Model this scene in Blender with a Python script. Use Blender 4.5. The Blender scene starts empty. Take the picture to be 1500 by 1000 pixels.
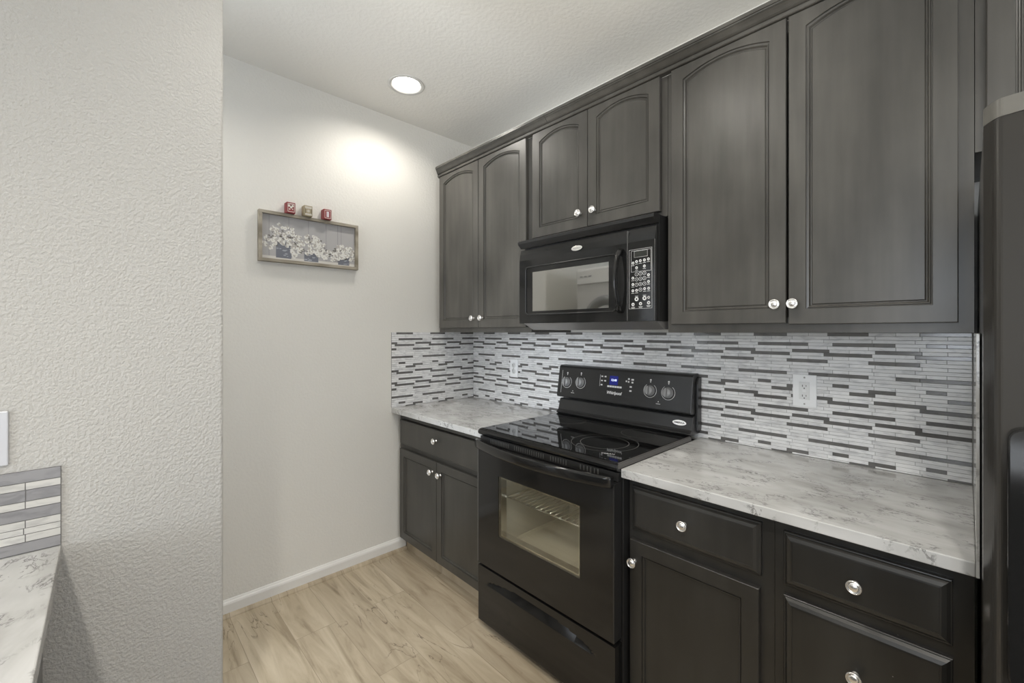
import bpy, math, random
from mathutils import Vector, Matrix
random.seed(7)
PI = math.pi
sc = bpy.context.scene
COL = sc.collection

# ------------------------------------------------------------------ camera
F_PX, TH = 631.53, math.radians(46.638)
cam_d = bpy.data.cameras.new('camera')
cam = bpy.data.objects.new('camera', cam_d); COL.objects.link(cam)
cam.location = (2.5082, -1.9785, 1.3955)
cam.rotation_euler = (PI / 2, 0, TH)
cam_d.sensor_width = 36.0
cam_d.lens = 36.0 * F_PX / 1500.0
cam_d.shift_x = 0.0
cam_d.shift_y = -(500 - 485.65) / 1500.0
cam_d.clip_start = 0.02
sc.camera = cam

# ------------------------------------------------------------------ world, light, exposure
sc.view_settings.view_transform = 'Standard'
sc.view_settings.look = 'None'
sc.view_settings.gamma = 1.0
sc.view_settings.exposure = 0.13
w = bpy.data.worlds.new('world'); sc.world = w; w.use_nodes = True
w.node_tree.nodes['Background'].inputs[0].default_value = (0.80, 0.88, 1.0, 1)
w.node_tree.nodes['Background'].inputs[1].default_value = 2.3


def lamp(name, kind, loc, energy, color=(1, 1, 1), rot=(0, 0, 0), **kw):
    d = bpy.data.lights.new(name, kind); d.energy = energy; d.color = color
    for k, v in kw.items(): setattr(d, k, v)
    o = bpy.data.objects.new(name, d); COL.objects.link(o); o.location = loc; o.rotation_euler = rot
    return o


# daylight through the dining-room window behind the camera, and soft fill from an added, unseen glass door on the right
lamp('daylight_dining', 'AREA', (3.4, -6.85, 1.55), 80, (0.88, 0.94, 1.0), (PI / 2, 0, 0), shape='RECTANGLE', size=2.6, size_y=1.5)
lamp('side_fill', 'AREA', (5.85, -1.9, 1.25), 14, (0.96, 0.97, 1.0), (PI / 2, 0, PI / 2), shape='RECTANGLE', size=2.0, size_y=2.2)
# pendant over the dining table behind the opposite counter
lamp('dining_pendant', 'POINT', (3.6, -4.6, 1.95), 20, (0.97, 0.97, 1.0), shadow_soft_size=0.12)
# the photographer's bounce flash, aimed up at the ceiling from beside the camera
fl = lamp('bounce_flash', 'SPOT', (2.56, -2.02, 1.60), 110, (1.0, 0.98, 0.94), spot_size=math.radians(72), spot_blend=1.0, shadow_soft_size=0.12)
fl.rotation_euler = (Vector((1.72, -1.05, 2.754)) - fl.location).to_track_quat('-Z', 'Y').to_euler()
lamp('daylight_laundry', 'AREA', (0.77, -3.17, 1.5), 26, (0.84, 0.91, 1.0), (PI / 2, 0, 0), shape='RECTANGLE', size=0.36, size_y=1.5)
WARM = (1.0, 0.95, 0.87)
CANS = [(0.381, -0.771, 19), (2.96, -1.15, 24), (2.80, -2.42, 100), (1.62, -1.30, 34), (0.30, -2.00, 14)]  # the fourth can is unseen, added to brighten counters and tile

# ------------------------------------------------------------------ node helpers
def mat(name, color=(0.8, 0.8, 0.8), rough=0.5, metal=0.0, spec=0.5, emit=None, estr=0.0, coat=0.0, trans=0.0, ior=None):
    m = bpy.data.materials.new(name); m.use_nodes = True
    b = m.node_tree.nodes['Principled BSDF']
    b.inputs['Base Color'].default_value = (*color, 1)
    b.inputs['Roughness'].default_value = rough
    b.inputs['Metallic'].default_value = metal
    b.inputs['Specular IOR Level'].default_value = spec
    b.inputs['Coat Weight'].default_value = coat
    b.inputs['Transmission Weight'].default_value = trans
    if ior: b.inputs['IOR'].default_value = ior
    if emit:
        b.inputs['Emission Color'].default_value = (*emit, 1); b.inputs['Emission Strength'].default_value = estr
    return m


def N(m, t, **kw):
    n = m.node_tree.nodes.new(t)
    for k, v in kw.items():
        if k in n.inputs: n.inputs[k].default_value = v
        else: setattr(n, k, v)
    return n


def L(m, a, b): m.node_tree.links.new(a, b)


def bsdf(m): return m.node_tree.nodes['Principled BSDF']


def coords(m, scale=(1, 1, 1), rot=(0, 0, 0)):
    g = N(m, 'ShaderNodeNewGeometry'); mp = N(m, 'ShaderNodeMapping')
    mp.inputs['Scale'].default_value = scale; mp.inputs['Rotation'].default_value = rot
    L(m, g.outputs['Position'], mp.inputs['Vector']); return mp.outputs[0]


def ramp(m, fac, stops):
    r = N(m, 'ShaderNodeValToRGB'); cr = r.color_ramp
    while len(cr.elements) < len(stops): cr.elements.new(0.5)
    for e, (p, c) in zip(cr.elements, stops):
        e.position = p; e.color = (*c, 1) if len(c) == 3 else c
    L(m, fac, r.inputs[0]); return r.outputs[0]


def bump(m, height, strength, dist=0.002):
    b = N(m, 'ShaderNodeBump'); b.inputs['Strength'].default_value = strength; b.inputs['Distance'].default_value = dist
    L(m, height, b.inputs['Height']); L(m, b.outputs[0], bsdf(m).inputs['Normal'])


def mix(m, fac, a, b, mode='MIX'):
    x = N(m, 'ShaderNodeMix', data_type='RGBA', blend_type=mode)
    for s, v in ((0, fac), (6, a), (7, b)):
        if hasattr(v, 'is_linked'): L(m, v, x.inputs[s])
        else: x.inputs[s].default_value = v if s == 0 else (*v, 1)
    return x.outputs[2]


# ------------------------------------------------------------------ materials
def paint(name, color, bs, scale=55):
    m = mat(name, color, 0.55, spec=0.35)
    n = N(m, 'ShaderNodeTexNoise'); n.inputs['Scale'].default_value = scale; n.inputs['Detail'].default_value = 2.5
    n.inputs['Roughness'].default_value = 0.55
    L(m, coords(m), n.inputs['Vector'])
    r = ramp(m, n.outputs[0], [(0.38, (0, 0, 0)), (0.62, (1, 1, 1))])
    bump(m, r, bs, 0.004); return m


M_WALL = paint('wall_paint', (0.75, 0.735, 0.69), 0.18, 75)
M_WALLN = paint('dimmed_wall_paint', (0.495, 0.485, 0.46), 0.33, 135)  # wall paint darkened to offset the stronger lamp light on this wall
M_CEIL = paint('ceiling_paint', (0.80, 0.785, 0.74), 0.15, 60)
M_TRIM = mat('trim_white', (0.78, 0.77, 0.74), 0.35)

def cabinet_mat(name, c0, c1, rough, chips=0.0):
    m = mat(name, c0, rough, spec=0.6)
    n = N(m, 'ShaderNodeTexNoise'); n.inputs['Scale'].default_value = 1.0; n.inputs['Detail'].default_value = 6
    L(m, coords(m, (26, 26, 2.2)), n.inputs['Vector'])
    n2 = N(m, 'ShaderNodeTexNoise'); n2.inputs['Scale'].default_value = 4.0; n2.inputs['Detail'].default_value = 5
    L(m, coords(m, (1, 1, .55)), n2.inputs['Vector'])
    c = ramp(m, n.outputs[0], [(0.2, c0), (0.8, c1)])
    k = ramp(m, n2.outputs[0], [(0.25, (0.58, 0.58, 0.58)), (0.78, (1.5, 1.5, 1.5))])
    c = mix(m, 1.0, c, k, 'MULTIPLY')
    if chips:
        v = N(m, 'ShaderNodeTexVoronoi'); v.inputs['Scale'].default_value = 15.0
        L(m, coords(m), v.inputs['Vector'])
        chip = ramp(m, v.outputs['Distance'], [(0.016, (chips,) * 3), (0.021, (0, 0, 0))])
        n3 = N(m, 'ShaderNodeTexNoise'); n3.inputs['Scale'].default_value = 3.0; L(m, coords(m), n3.inputs['Vector'])
        gate = ramp(m, n3.outputs[0], [(0.52, (0, 0, 0)), (0.56, (1, 1, 1))])
        chip = mix(m, 1.0, chip, gate, 'MULTIPLY')
        c = mix(m, chip, c, (0.35, 0.34, 0.33))
    L(m, c, bsdf(m).inputs['Base Color'])
    rr = ramp(m, n2.outputs[0], [(0.2, (rough - .05,) * 3), (0.85, (rough + .10,) * 3)])
    L(m, rr, bsdf(m).inputs['Roughness'])
    bump(m, n.outputs[0], 0.06, 0.001)
    return m


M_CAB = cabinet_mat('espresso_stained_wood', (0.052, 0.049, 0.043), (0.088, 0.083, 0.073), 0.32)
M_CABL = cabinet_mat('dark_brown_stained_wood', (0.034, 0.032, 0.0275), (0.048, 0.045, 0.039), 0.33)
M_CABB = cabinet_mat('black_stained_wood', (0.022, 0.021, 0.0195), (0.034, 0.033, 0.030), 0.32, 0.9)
M_NICKEL = mat('satin_nickel', (0.93, 0.92, 0.90), 0.27, 0.9)
M_DARKIN = mat('cabinet_gap_dark', (0.01, 0.01, 0.01), 0.8)


def quartz():
    m = mat('white_quartz', (0.7, 0.69, 0.66), 0.12, spec=0.5)
    n = N(m, 'ShaderNodeTexNoise'); n.inputs['Scale'].default_value = 5; n.inputs['Detail'].default_value = 6; n.inputs['Distortion'].default_value = 0.8
    L(m, coords(m, (0.9, 2.2, 1), (0, 0, 0.35)), n.inputs['Vector'])
    base = ramp(m, n.outputs[0], [(0.28, (0.40, 0.395, 0.38)), (0.5, (0.53, 0.53, 0.52)), (0.68, (0.62, 0.62, 0.615))])
    # thin broken grey veins
    n2 = N(m, 'ShaderNodeTexNoise'); n2.inputs['Scale'].default_value = 17; n2.inputs['Detail'].default_value = 8; n2.inputs['Roughness'].default_value = 0.66; n2.inputs['Distortion'].default_value = 0.5
    L(m, coords(m, (1.0, 1.9, 1), (0, 0, 0.5)), n2.inputs['Vector'])
    v = ramp(m, n2.outputs[0], [(0.470, (0, 0, 0)), (0.5, (1, 1, 1)), (0.530, (0, 0, 0))])
    n3 = N(m, 'ShaderNodeTexNoise'); n3.inputs['Scale'].default_value = 14; n3.inputs['Detail'].default_value = 3
    L(m, coords(m), n3.inputs['Vector'])
    g = ramp(m, n3.outputs[0], [(0.46, (0, 0, 0)), (0.60, (0.9, 0.9, 0.9))])
    f = mix(m, 1.0, v, g, 'MULTIPLY')
    c = mix(m, f, base, (0.13, 0.125, 0.12))
    L(m, c, bsdf(m).inputs['Base Color']); return m


M_QUARTZ = quartz()


def tile(name, cols, rough):
    m = mat(name, cols[0], rough, spec=0.6)
    g = N(m, 'ShaderNodeNewGeometry')
    n = N(m, 'ShaderNodeTexNoise'); n.inputs['Scale'].default_value = 22; n.inputs['Detail'].default_value = 4; n.inputs['Distortion'].default_value = 0.6
    L(m, coords(m, (1, 1, 3)), n.inputs['Vector'])
    a = ramp(m, g.outputs['Random Per Island'], [(0.0, cols[0]), (0.5, cols[1]), (1.0, cols[2])])
    k = ramp(m, n.outputs[0], [(0.34, (0.78, 0.78, 0.79)), (0.52, (1, 1, 1))])
    c = mix(m, 1.0, a, k, 'MULTIPLY'); L(m, c, bsdf(m).inputs['Base Color']); return m


M_TL = tile('pale_marble_tile', [(0.74, 0.74, 0.74), (0.82, 0.82, 0.82), (0.89, 0.89, 0.89)], 0.22)
M_TD = tile('charcoal_tile', [(0.135, 0.130, 0.125), (0.155, 0.15, 0.145), (0.17, 0.165, 0.16)], 0.14)
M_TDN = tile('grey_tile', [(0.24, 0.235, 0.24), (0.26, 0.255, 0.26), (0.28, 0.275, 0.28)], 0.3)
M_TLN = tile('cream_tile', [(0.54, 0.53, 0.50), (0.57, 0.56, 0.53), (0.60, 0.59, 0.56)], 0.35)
M_GROUT = mat('grout', (0.17, 0.165, 0.16), 0.8)


def floor_mat(name='wood_plank_floor', off=0.0):
    m = mat(name, (0.5, 0.42, 0.31), 0.42, spec=0.4)
    v = coords(m)
    mp = N(m, 'ShaderNodeMapping'); L(m, v, mp.inputs['Vector']); mp.inputs['Location'].default_value = (0.35, 0.62 + off, 0)
    br = N(m, 'ShaderNodeTexBrick'); br.offset = 0.37; br.offset_frequency = 2
    for k, val in {'Scale': 1.0, 'Brick Width': 1.22, 'Row Height': 0.183, 'Mortar Size': 0.0012, 'Mortar Smooth': 0.2, 'Bias': 0.0}.items(): br.inputs[k].default_value = val
    br.inputs['Color1'].default_value = (0, 0, 0, 1); br.inputs['Color2'].default_value = (1, 1, 1, 1); br.inputs['Mortar'].default_value = (0.5, 0.5, 0.5, 1)
    L(m, mp.outputs[0], br.inputs['Vector'])
    sep = N(m, 'ShaderNodeMapping'); sep.inputs['Scale'].default_value = (1.6, 13, 1); L(m, v, sep.inputs['Vector'])
    add = N(m, 'ShaderNodeVectorMath', operation='ADD'); sc_ = N(m, 'ShaderNodeVectorMath', operation='SCALE'); sc_.inputs[3].default_value = 11.0
    L(m, br.outputs['Color'], sc_.inputs[0]); L(m, sep.outputs[0], add.inputs[0]); L(m, sc_.outputs[0], add.inputs[1])
    n = N(m, 'ShaderNodeTexNoise'); n.inputs['Scale'].default_value = 1.3; n.inputs['Detail'].default_value = 8; n.inputs['Roughness'].default_value = 0.6; n.inputs['Distortion'].default_value = 0.9
    L(m, add.outputs[0], n.inputs['Vector'])
    c = ramp(m, n.outputs[0], [(0.28, (0.24, 0.19, 0.125)), (0.45, (0.42, 0.35, 0.25)), (0.66, (0.53, 0.455, 0.34))])
    tone = ramp(m, br.outputs['Color'], [(0.0, (0.84, 0.82, 0.80)), (1.0, (1.1, 1.1, 1.1))])
    c = mix(m, 1.0, c, tone, 'MULTIPLY')
    # knots and dark cracks that follow the grain
    n2 = N(m, 'ShaderNodeTexNoise'); n2.inputs['Scale'].default_value = 1.5; n2.inputs['Detail'].default_value = 6; n2.inputs['Distortion'].default_value = 1.6
    mp2 = N(m, 'ShaderNodeMapping'); mp2.inputs['Scale'].default_value = (1.5, 5.2, 1); L(m, v, mp2.inputs['Vector']); L(m, mp2.outputs[0], n2.inputs['Vector'])
    cr = ramp(m, n2.outputs[0], [(0.490, (0, 0, 0)), (0.50, (1, 1, 1)), (0.510, (0, 0, 0))])
    n3 = N(m, 'ShaderNodeTexNoise'); n3.inputs['Scale'].default_value = 2.6; n3.inputs['Detail'].default_value = 2; L(m, v, n3.inputs['Vector'])
    gate = ramp(m, n3.outputs[0], [(0.53, (0, 0, 0)), (0.61, (0.8, 0.8, 0.8))])
    f = mix(m, 1.0, cr, gate, 'MULTIPLY')
    c = mix(m, f, c, (0.10, 0.07, 0.045))
    sm = N(m, 'ShaderNodeMath', operation='MULTIPLY'); L(m, br.outputs['Fac'], sm.inputs[0]); sm.inputs[1].default_value = 0.55
    c = mix(m, sm.outputs[0], c, (0.20, 0.16, 0.11))
    L(m, c, bsdf(m).inputs['Base Color']); bump(m, n.outputs[0], 0.08, 0.001); return m


M_FLOOR = floor_mat()
M_TOE = floor_mat('plank_toe_kick', 0.05)

M_BLK = mat('black_enamel', (0.012, 0.012, 0.012), 0.10, spec=0.5)
M_BLKS = mat('black_satin_plastic', (0.022, 0.022, 0.022), 0.28, spec=0.5)
M_BLKM = mat('black_matte', (0.012, 0.012, 0.012), 0.55)
M_GLASSB = mat('black_ceramic_glass', (0.006, 0.006, 0.006), 0.035, spec=0.9)
M_RANGESIDE = mat('grey_enamel_edge', (0.10, 0.095, 0.09), 0.3)
M_PRINT = mat('pale_grey_print', (0.74, 0.74, 0.73), 0.4)
M_RING = mat('burner_print', (0.15, 0.15, 0.145), 0.25)
M_KNOBG = mat('grey_knob_plastic', (0.30, 0.30, 0.30), 0.3)
M_VENT = mat('vent_fin_grey', (0.09, 0.09, 0.085), 0.4)
M_CHROME = mat('chrome', (0.75, 0.75, 0.74), 0.15, 1.0)
M_STEEL = mat('grey_steel', (0.45, 0.44, 0.43), 0.4, 0.7)
M_CAVITY = mat('oven_cavity_enamel', (0.74, 0.73, 0.68), 0.35)
M_PAN = mat('baking_sheet', (0.74, 0.71, 0.61), 0.45)
M_LCD = mat('blue_display', (0.01, 0.012, 0.10), 0.2, emit=(0.02, 0.035, 0.35), estr=0.28)
M_LCDT = mat('display_digits', (0.7, 0.75, 1.0), 0.4, emit=(0.6, 0.7, 1.0), estr=0.9)
M_WHITEP = mat('white_plastic', (0.93, 0.94, 0.95), 0.22)
M_GREYP = mat('pale_plastic', (0.78, 0.79, 0.79), 0.3)
M_SLOT = mat('slot_dark', (0.03, 0.03, 0.03), 0.6)
M_SWITCH = mat('switch_plate_plastic', (0.56, 0.57, 0.60), 0.25)
M_FRIDGE = mat('black_fridge_gloss', (0.035, 0.033, 0.030), 0.16, spec=0.6)
M_FRIDGEC = mat('fridge_cap_satin', (0.16, 0.155, 0.14), 0.3)
M_REDP = mat('red_block_paint', (0.26, 0.035, 0.04), 0.5)
M_CREAM = mat('cream_block_print', (0.72, 0.68, 0.62), 0.5)
M_TAN = mat('tan_wood_block', (0.36, 0.31, 0.20), 0.6)
M_LILAC = mat('pale_lilac_print', (0.62, 0.56, 0.64), 0.5)
M_BROWN = mat('dark_brown_print', (0.10, 0.07, 0.05), 0.6)


def window_glass(name, tint, refl, rough=0.02):
    m = bpy.data.materials.new(name); m.use_nodes = True; nt = m.node_tree; nt.nodes.clear()
    o = nt.nodes.new('ShaderNodeOutputMaterial'); t = nt.nodes.new('ShaderNodeBsdfTransparent'); g = nt.nodes.new('ShaderNodeBsdfGlossy'); x = nt.nodes.new('ShaderNodeMixShader')
    t.inputs[0].default_value = (*tint, 1); g.inputs[0].default_value = (0.95, 0.95, 0.92, 1); g.inputs['Roughness'].default_value = rough
    x.inputs[0].default_value = refl
    nt.links.new(t.outputs[0], x.inputs[1]); nt.links.new(g.outputs[0], x.inputs[2]); nt.links.new(x.outputs[0], o.inputs[0]); return m


M_OVENGL = window_glass('oven_window_glass', (0.93, 0.93, 0.89), 0.14)
M_MWGL = window_glass('microwave_window_glass', (0.12, 0.12, 0.12), 0.52, 0.03)

# ------------------------------------------------------------------ mesh builder
class MB:
    def __init__(s): s.v = []; s.f = []; s.m = []; s.sm = []

    def face(s, idx, mi=0, smooth=False): s.f.append(tuple(idx)); s.m.append(mi); s.sm.append(smooth)

    def box(s, x0, x1, y0, y1, z0, z1, mi=0):
        b = len(s.v)
        s.v += [(x0, y0, z0), (x1, y0, z0), (x1, y1, z0), (x0, y1, z0), (x0, y0, z1), (x1, y0, z1), (x1, y1, z1), (x0, y1, z1)]
        for q in ((0, 3, 2, 1), (4, 5, 6, 7), (0, 1, 5, 4), (1, 2, 6, 5), (2, 3, 7, 6), (3, 0, 4, 7)): s.face([b + i for i in q], mi)
        return s

    def prism(s, pts, axis, a, b, mi=0, smooth=False):
        """closed outline pts (2D) extruded along axis from a to b. axis x: (y,z); y: (x,z); z: (x,y)"""
        n = len(pts); k = len(s.v)
        for t in (a, b):
            for p, q in pts:
                s.v.append({'x': (t, p, q), 'y': (p, t, q), 'z': (p, q, t)}[axis])
        for i in range(n):
            j = (i + 1) % n; s.face((k + i, k + j, k + n + j, k + n + i), mi, smooth)
        s.face([k + i for i in range(n)][::-1], mi); s.face([k + n + i for i in range(n)], mi)
        return s

    def lathe(s, prof, c, axis='z', seg=32, mi=0, sx=1.0, sy=1.0, smooth=True, sign=1, cap=True):
        """prof: (r, h) pairs; turned about axis through c"""
        k = len(s.v); n = len(prof)
        for i in range(seg):
            a = 2 * PI * i / seg; ca, sa = math.cos(a) * sx, math.sin(a) * sy
            for r, h in prof:
                h *= sign
                if axis == 'z': s.v.append((c[0] + r * ca, c[1] + r * sa, c[2] + h))
                elif axis == 'y': s.v.append((c[0] + r * ca, c[1] + h, c[2] + r * sa))
                else: s.v.append((c[0] + h, c[1] + r * ca, c[2] + r * sa))
        for i in range(seg):
            j = (i + 1) % seg
            for q in range(n - 1): s.face((k + i * n + q, k + j * n + q, k + j * n + q + 1, k + i * n + q + 1), mi, smooth)
        if cap and prof[0][0] > 1e-6: s.face([k + i * n for i in range(seg)][::-1], mi)
        if cap and prof[-1][0] > 1e-6: s.face([k + i * n + n - 1 for i in range(seg)], mi)
        return s

    def tube(s, pts, r, seg=10, mi=0, r2=None):
        r2 = r2 or r; k = len(s.v); P = [Vector(p) for p in pts]; n = len(P)
        for i, p in enumerate(P):
            d = (P[min(i + 1, n - 1)] - P[max(i - 1, 0)]).normalized()
            up = Vector((0, 0, 1)) if abs(d.z) < 0.9 else Vector((1, 0, 0))
            a = d.cross(up).normalized(); b = a.cross(d).normalized()
            for q in range(seg):
                t = 2 * PI * q / seg; s.v.append(tuple(p + a * math.cos(t) * r + b * math.sin(t) * r2))
        for i in range(n - 1):
            for q in range(seg):
                u = (q + 1) % seg; s.face((k + i * seg + q, k + i * seg + u, k + (i + 1) * seg + u, k + (i + 1) * seg + q), mi, True)
        s.face([k + q for q in range(seg)][::-1], mi); s.face([k + (n - 1) * seg + q for q in range(seg)], mi)
        return s

    def text(s, body, size, M, mi=0, depth=0.0004, shear=0.0, bold=0.0):
        c = bpy.data.curves.new('t', 'FONT'); c.body = body; c.size = size; c.extrude = depth; c.align_x = 'CENTER'; c.align_y = 'CENTER'; c.shear = shear; c.offset = bold; c.resolution_u = 3
        o = bpy.data.objects.new('t', c); COL.objects.link(o)
        dg = bpy.context.evaluated_depsgraph_get(); me = bpy.data.meshes.new_from_object(o.evaluated_get(dg))
        k = len(s.v)
        s.v += [tuple(M @ v.co) for v in me.vertices]
        for p in me.polygons: s.face([k + i for i in p.vertices], mi)
        bpy.data.objects.remove(o); bpy.data.curves.remove(c); bpy.data.meshes.remove(me); return s

    def fix_transform(s, M):
        s.v = [tuple(M @ Vector(p)) for p in s.v]; return s


def build(name, mb, mats, parent=None, loc=None, bevel=0.0, seg=2):
    """one mesh object; mb is in world metres; loc = object origin in the world"""
    if not isinstance(mats, (list, tuple)): mats = [mats]
    pw = Vector((0, 0, 0))
    q = parent
    while q is not None: pw += q.location; q = q.parent
    o_w = Vector(loc) if loc is not None else pw
    me = bpy.data.meshes.new(name)
    me.from_pydata([tuple(Vector(p) - o_w) for p in mb.v], [], mb.f)
    for m in mats: me.materials.append(m)
    for p, mi, sm in zip(me.polygons, mb.m, mb.sm): p.material_index = mi; p.use_smooth = sm
    me.validate(); me.update()
    o = bpy.data.objects.new(name, me); COL.objects.link(o)
    o.parent = parent; o.location = o_w - pw
    if bevel:
        b = o.modifiers.new('bevel', 'BEVEL'); b.width = bevel; b.segments = seg; b.limit_method = 'ANGLE'; b.angle_limit = 0.7
    return o


def recalc(o):
    import bmesh
    bm = bmesh.new(); bm.from_mesh(o.data); bmesh.ops.recalc_face_normals(bm, faces=bm.faces); bm.to_mesh(o.data); bm.free(); return o


def thing(name, label, cat, loc, group=None):
    o = bpy.data.objects.new(name, None); COL.objects.link(o); o.location = loc; o.empty_display_size = 0.05
    return tag(o, label, cat, group)


def tag(o, label, cat, group=None):
    o['label'] = label; o['category'] = cat
    if group: o['group'] = group
    return o


def struct(name, mb, m, bevel=0.0):
    o = build(name, mb, m, bevel=bevel); o['kind'] = 'structure'; return o


def copy_tree(o, parent=None):
    c = o.copy(); COL.objects.link(c); c.parent = parent
    for ch in list(o.children): copy_tree(ch, c)
    return c


# ------------------------------------------------------------------ room shell
HC = 2.754
struct('floor', MB().box(-0.45, 6.0, -7.0, 0.1, -0.1, 0.0), M_FLOOR)
struct('wall_back', MB().box(-0.1, 6.0, 0.0, 0.1, 0.0, HC), M_WALL)
struct('wall_left', MB().box(-0.1, 0.0, -1.62, 0.0, 0.0, HC), M_WALL)
struct('wall_laundry_left', MB().box(-0.45, -0.35, -3.3, -1.62, 0.0, HC).box(-0.35, -0.1, -1.72, -1.62, 0, HC), M_WALL)
struct('wall_laundry_back', MB().box(-0.35, 0.97, -3.3, -3.2, 0.0, HC), M_WALL)
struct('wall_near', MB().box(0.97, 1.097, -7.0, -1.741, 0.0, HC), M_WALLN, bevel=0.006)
# right wall with an unseen glass-door opening added for fill light, far wall with a window opening
struct('wall_right', MB().box(5.9, 6.0, -7.0, -2.9, 0, HC).box(5.9, 6.0, -0.9, 0.0, 0, HC).box(5.9, 6.0, -2.9, -0.9, 2.35, HC).box(5.9, 6.0, -2.9, -0.9, 0, 0.15), M_WALL)
struct('wall_far', MB().box(1.097, 2.1, -7.0, -6.9, 0, HC).box(4.7, 6.0, -7.0, -6.9, 0, HC).box(2.1, 4.7, -7.0, -6.9, 2.3, HC).box(2.1, 4.7, -7.0, -6.9, 0, 0.8), M_WALL)

# ceiling with a round hole for every recessed light
def ceiling():
    mb = MB(); xs = [-0.45, 6.0]; ys = [-7.0, 0.1]; H = 0.12
    cx = sorted(set([-0.45, 6.0] + [c[0] - H for c in CANS] + [c[0] + H for c in CANS])); cy = sorted(set([-7.0, 0.1] + [c[1] - H for c in CANS] + [c[1] + H for c in CANS]))
    for i in range(len(cx) - 1):
        for j in range(len(cy) - 1):
            mx, my = (cx[i] + cx[i + 1]) / 2, (cy[j] + cy[j + 1]) / 2
            can = [c for c in CANS if abs(mx - c[0]) < H and abs(my - c[1]) < H]
            if can: continue
            k = len(mb.v); mb.v += [(cx[i], cy[j], HC), (cx[i], cy[j + 1], HC), (cx[i + 1], cy[j + 1], HC), (cx[i + 1], cy[j], HC)]; mb.face((k, k + 1, k + 2, k + 3))
    for X, Y, _ in CANS:
        n = 48; k = len(mb.v)
        for q in range(n):
            a = 2 * PI * q / n; ca, sa = math.cos(a), math.sin(a); t = H / max(abs(ca), abs(sa))
            mb.v.append((X + ca * t, Y + sa * t, HC)); mb.v.append((X + ca * 0.078, Y + sa * 0.078, HC)); mb.v.append((X + ca * 0.078, Y + sa * 0.078, HC + 0.1))
        for q in range(n):
            j = (q + 1) % n
            mb.face((k + 3 * q, k + 3 * q + 1, k + 3 * j + 1, k + 3 * j)); mb.face((k + 3 * q + 1, k + 3 * q + 2, k + 3 * j + 2, k + 3 * j + 1))
    b = len(mb.v)
    mb.v += [(-0.45, -7, HC + .2), (6.0, -7, HC + .2), (6.0, .1, HC + .2), (-0.45, .1, HC + .2), (-0.45, -7, HC), (6.0, -7, HC), (6.0, .1, HC), (-0.45, .1, HC)]
    for q in ((0, 1, 2, 3), (4, 5, 1, 0), (5, 6, 2, 1), (6, 7, 3, 2), (7, 4, 0, 3)): mb.face([b + i for i in q])
    return struct('ceiling', mb, M_CEIL)


ceiling()

# baseboards (moulded profile)
BBP = [(0, 0.0), (0.015, 0.0), (0.015, 0.058), (0.012, 0.066), (0.007, 0.070), (0.004, 0.076), (0, 0.078)]
mb = MB(); mb.prism([(x, z) for x, z in BBP], 'y', -1.62, -0.565)
recalc(struct('baseboard_left', mb, M_TRIM))
mb = MB(); mb.prism([(0.0, -0.0), (0.022, 0.0), (0.021, 0.006), (0.015, 0.014), (0.0, 0.016)], 'y', -1.62, -0.565)
mb.v = [(x + 0.0152, y, z) for x, y, z in mb.v]
recalc(struct('trim_1', mb, M_FLOOR))

# ------------------------------------------------------------------ recessed ceiling lights
M_LENS = mat('lamp_lens', (0.9, 0.9, 0.9), 0.5, emit=(1.0, 0.97, 0.92), estr=9.0)
M_RIM = mat('lamp_rim', (0.62, 0.61, 0.58), 0.4)
M_REFL = mat('lamp_reflector', (0.85, 0.85, 0.83), 0.3)
can_labels = ['white round recessed ceiling light glowing above the framed flower picture', 'recessed ceiling light over the walkway in front of the stove', 'recessed ceiling light above the opposite counter', 'unseen recessed ceiling light added to brighten the counters and tile', 'recessed ceiling light in the laundry nook']
can0 = None
for (X, Y, P), lab in zip(CANS, can_labels):
    if can0 is None:
        t = thing('recessed_light', lab, 'ceiling light', (X, Y, HC), 'recessed ceiling lights'); can0 = t
        rim = MB(); rim.lathe([(0.0775, 0.012), (0.0775, -0.0005), (0.082, -0.004), (0.094, -0.005), (0.098, -0.003), (0.099, -0.0006), (0.0785, -0.0002)], (X, Y, HC), seg=56, cap=False)
        recalc(build('trim_ring', rim, M_RIM, t))
        rf = MB(); rf.lathe([(0.0765, 0.004), (0.070, 0.018), (0.0665, 0.03), (0.0660, 0.03), (0.0695, 0.018), (0.0755, 0.004)], (X, Y, HC), seg=56, cap=False)
        recalc(build('reflector', rf, M_REFL, t))
        ln = MB(); ln.lathe([(0.0, 0.026), (0.035, 0.028), (0.067, 0.032), (0.067, 0.034), (0.0, 0.034)], (X, Y, HC), seg=48)
        recalc(build('lens', ln, M_LENS, t))
    else:
        t = copy_tree(can0); t.location = (X, Y, HC); t['label'] = lab
    lamp('can_bulb', 'SPOT', (X, Y, HC + 0.006), P, WARM, spot_size=math.radians(158 if can0 is t else 140), spot_blend=0.7, shadow_soft_size=0.055)

# ------------------------------------------------------------------ mosaic backsplash
PIECES = {'A': [0, .073, .133], 'B': [.0185, .1385, .1985], 'C': [.010, .1215], 'D': [.015, .0715, .1485, .1965]}
DARK = {1: [(.133, .2525)], 4: [(.1485, .2675), (.015, .0715)], 6: [(.0185, .1385)], 7: [(.1215, .2625)], 9: [(0, .133)], 13: [(.073, .2525)],
        16: [(.1485, .1965)], 17: [(0, .073)], 18: [(.1985, .271)], 20: [(.015, .1485)]}
PER, ROWH = .2525, .012712


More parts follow.
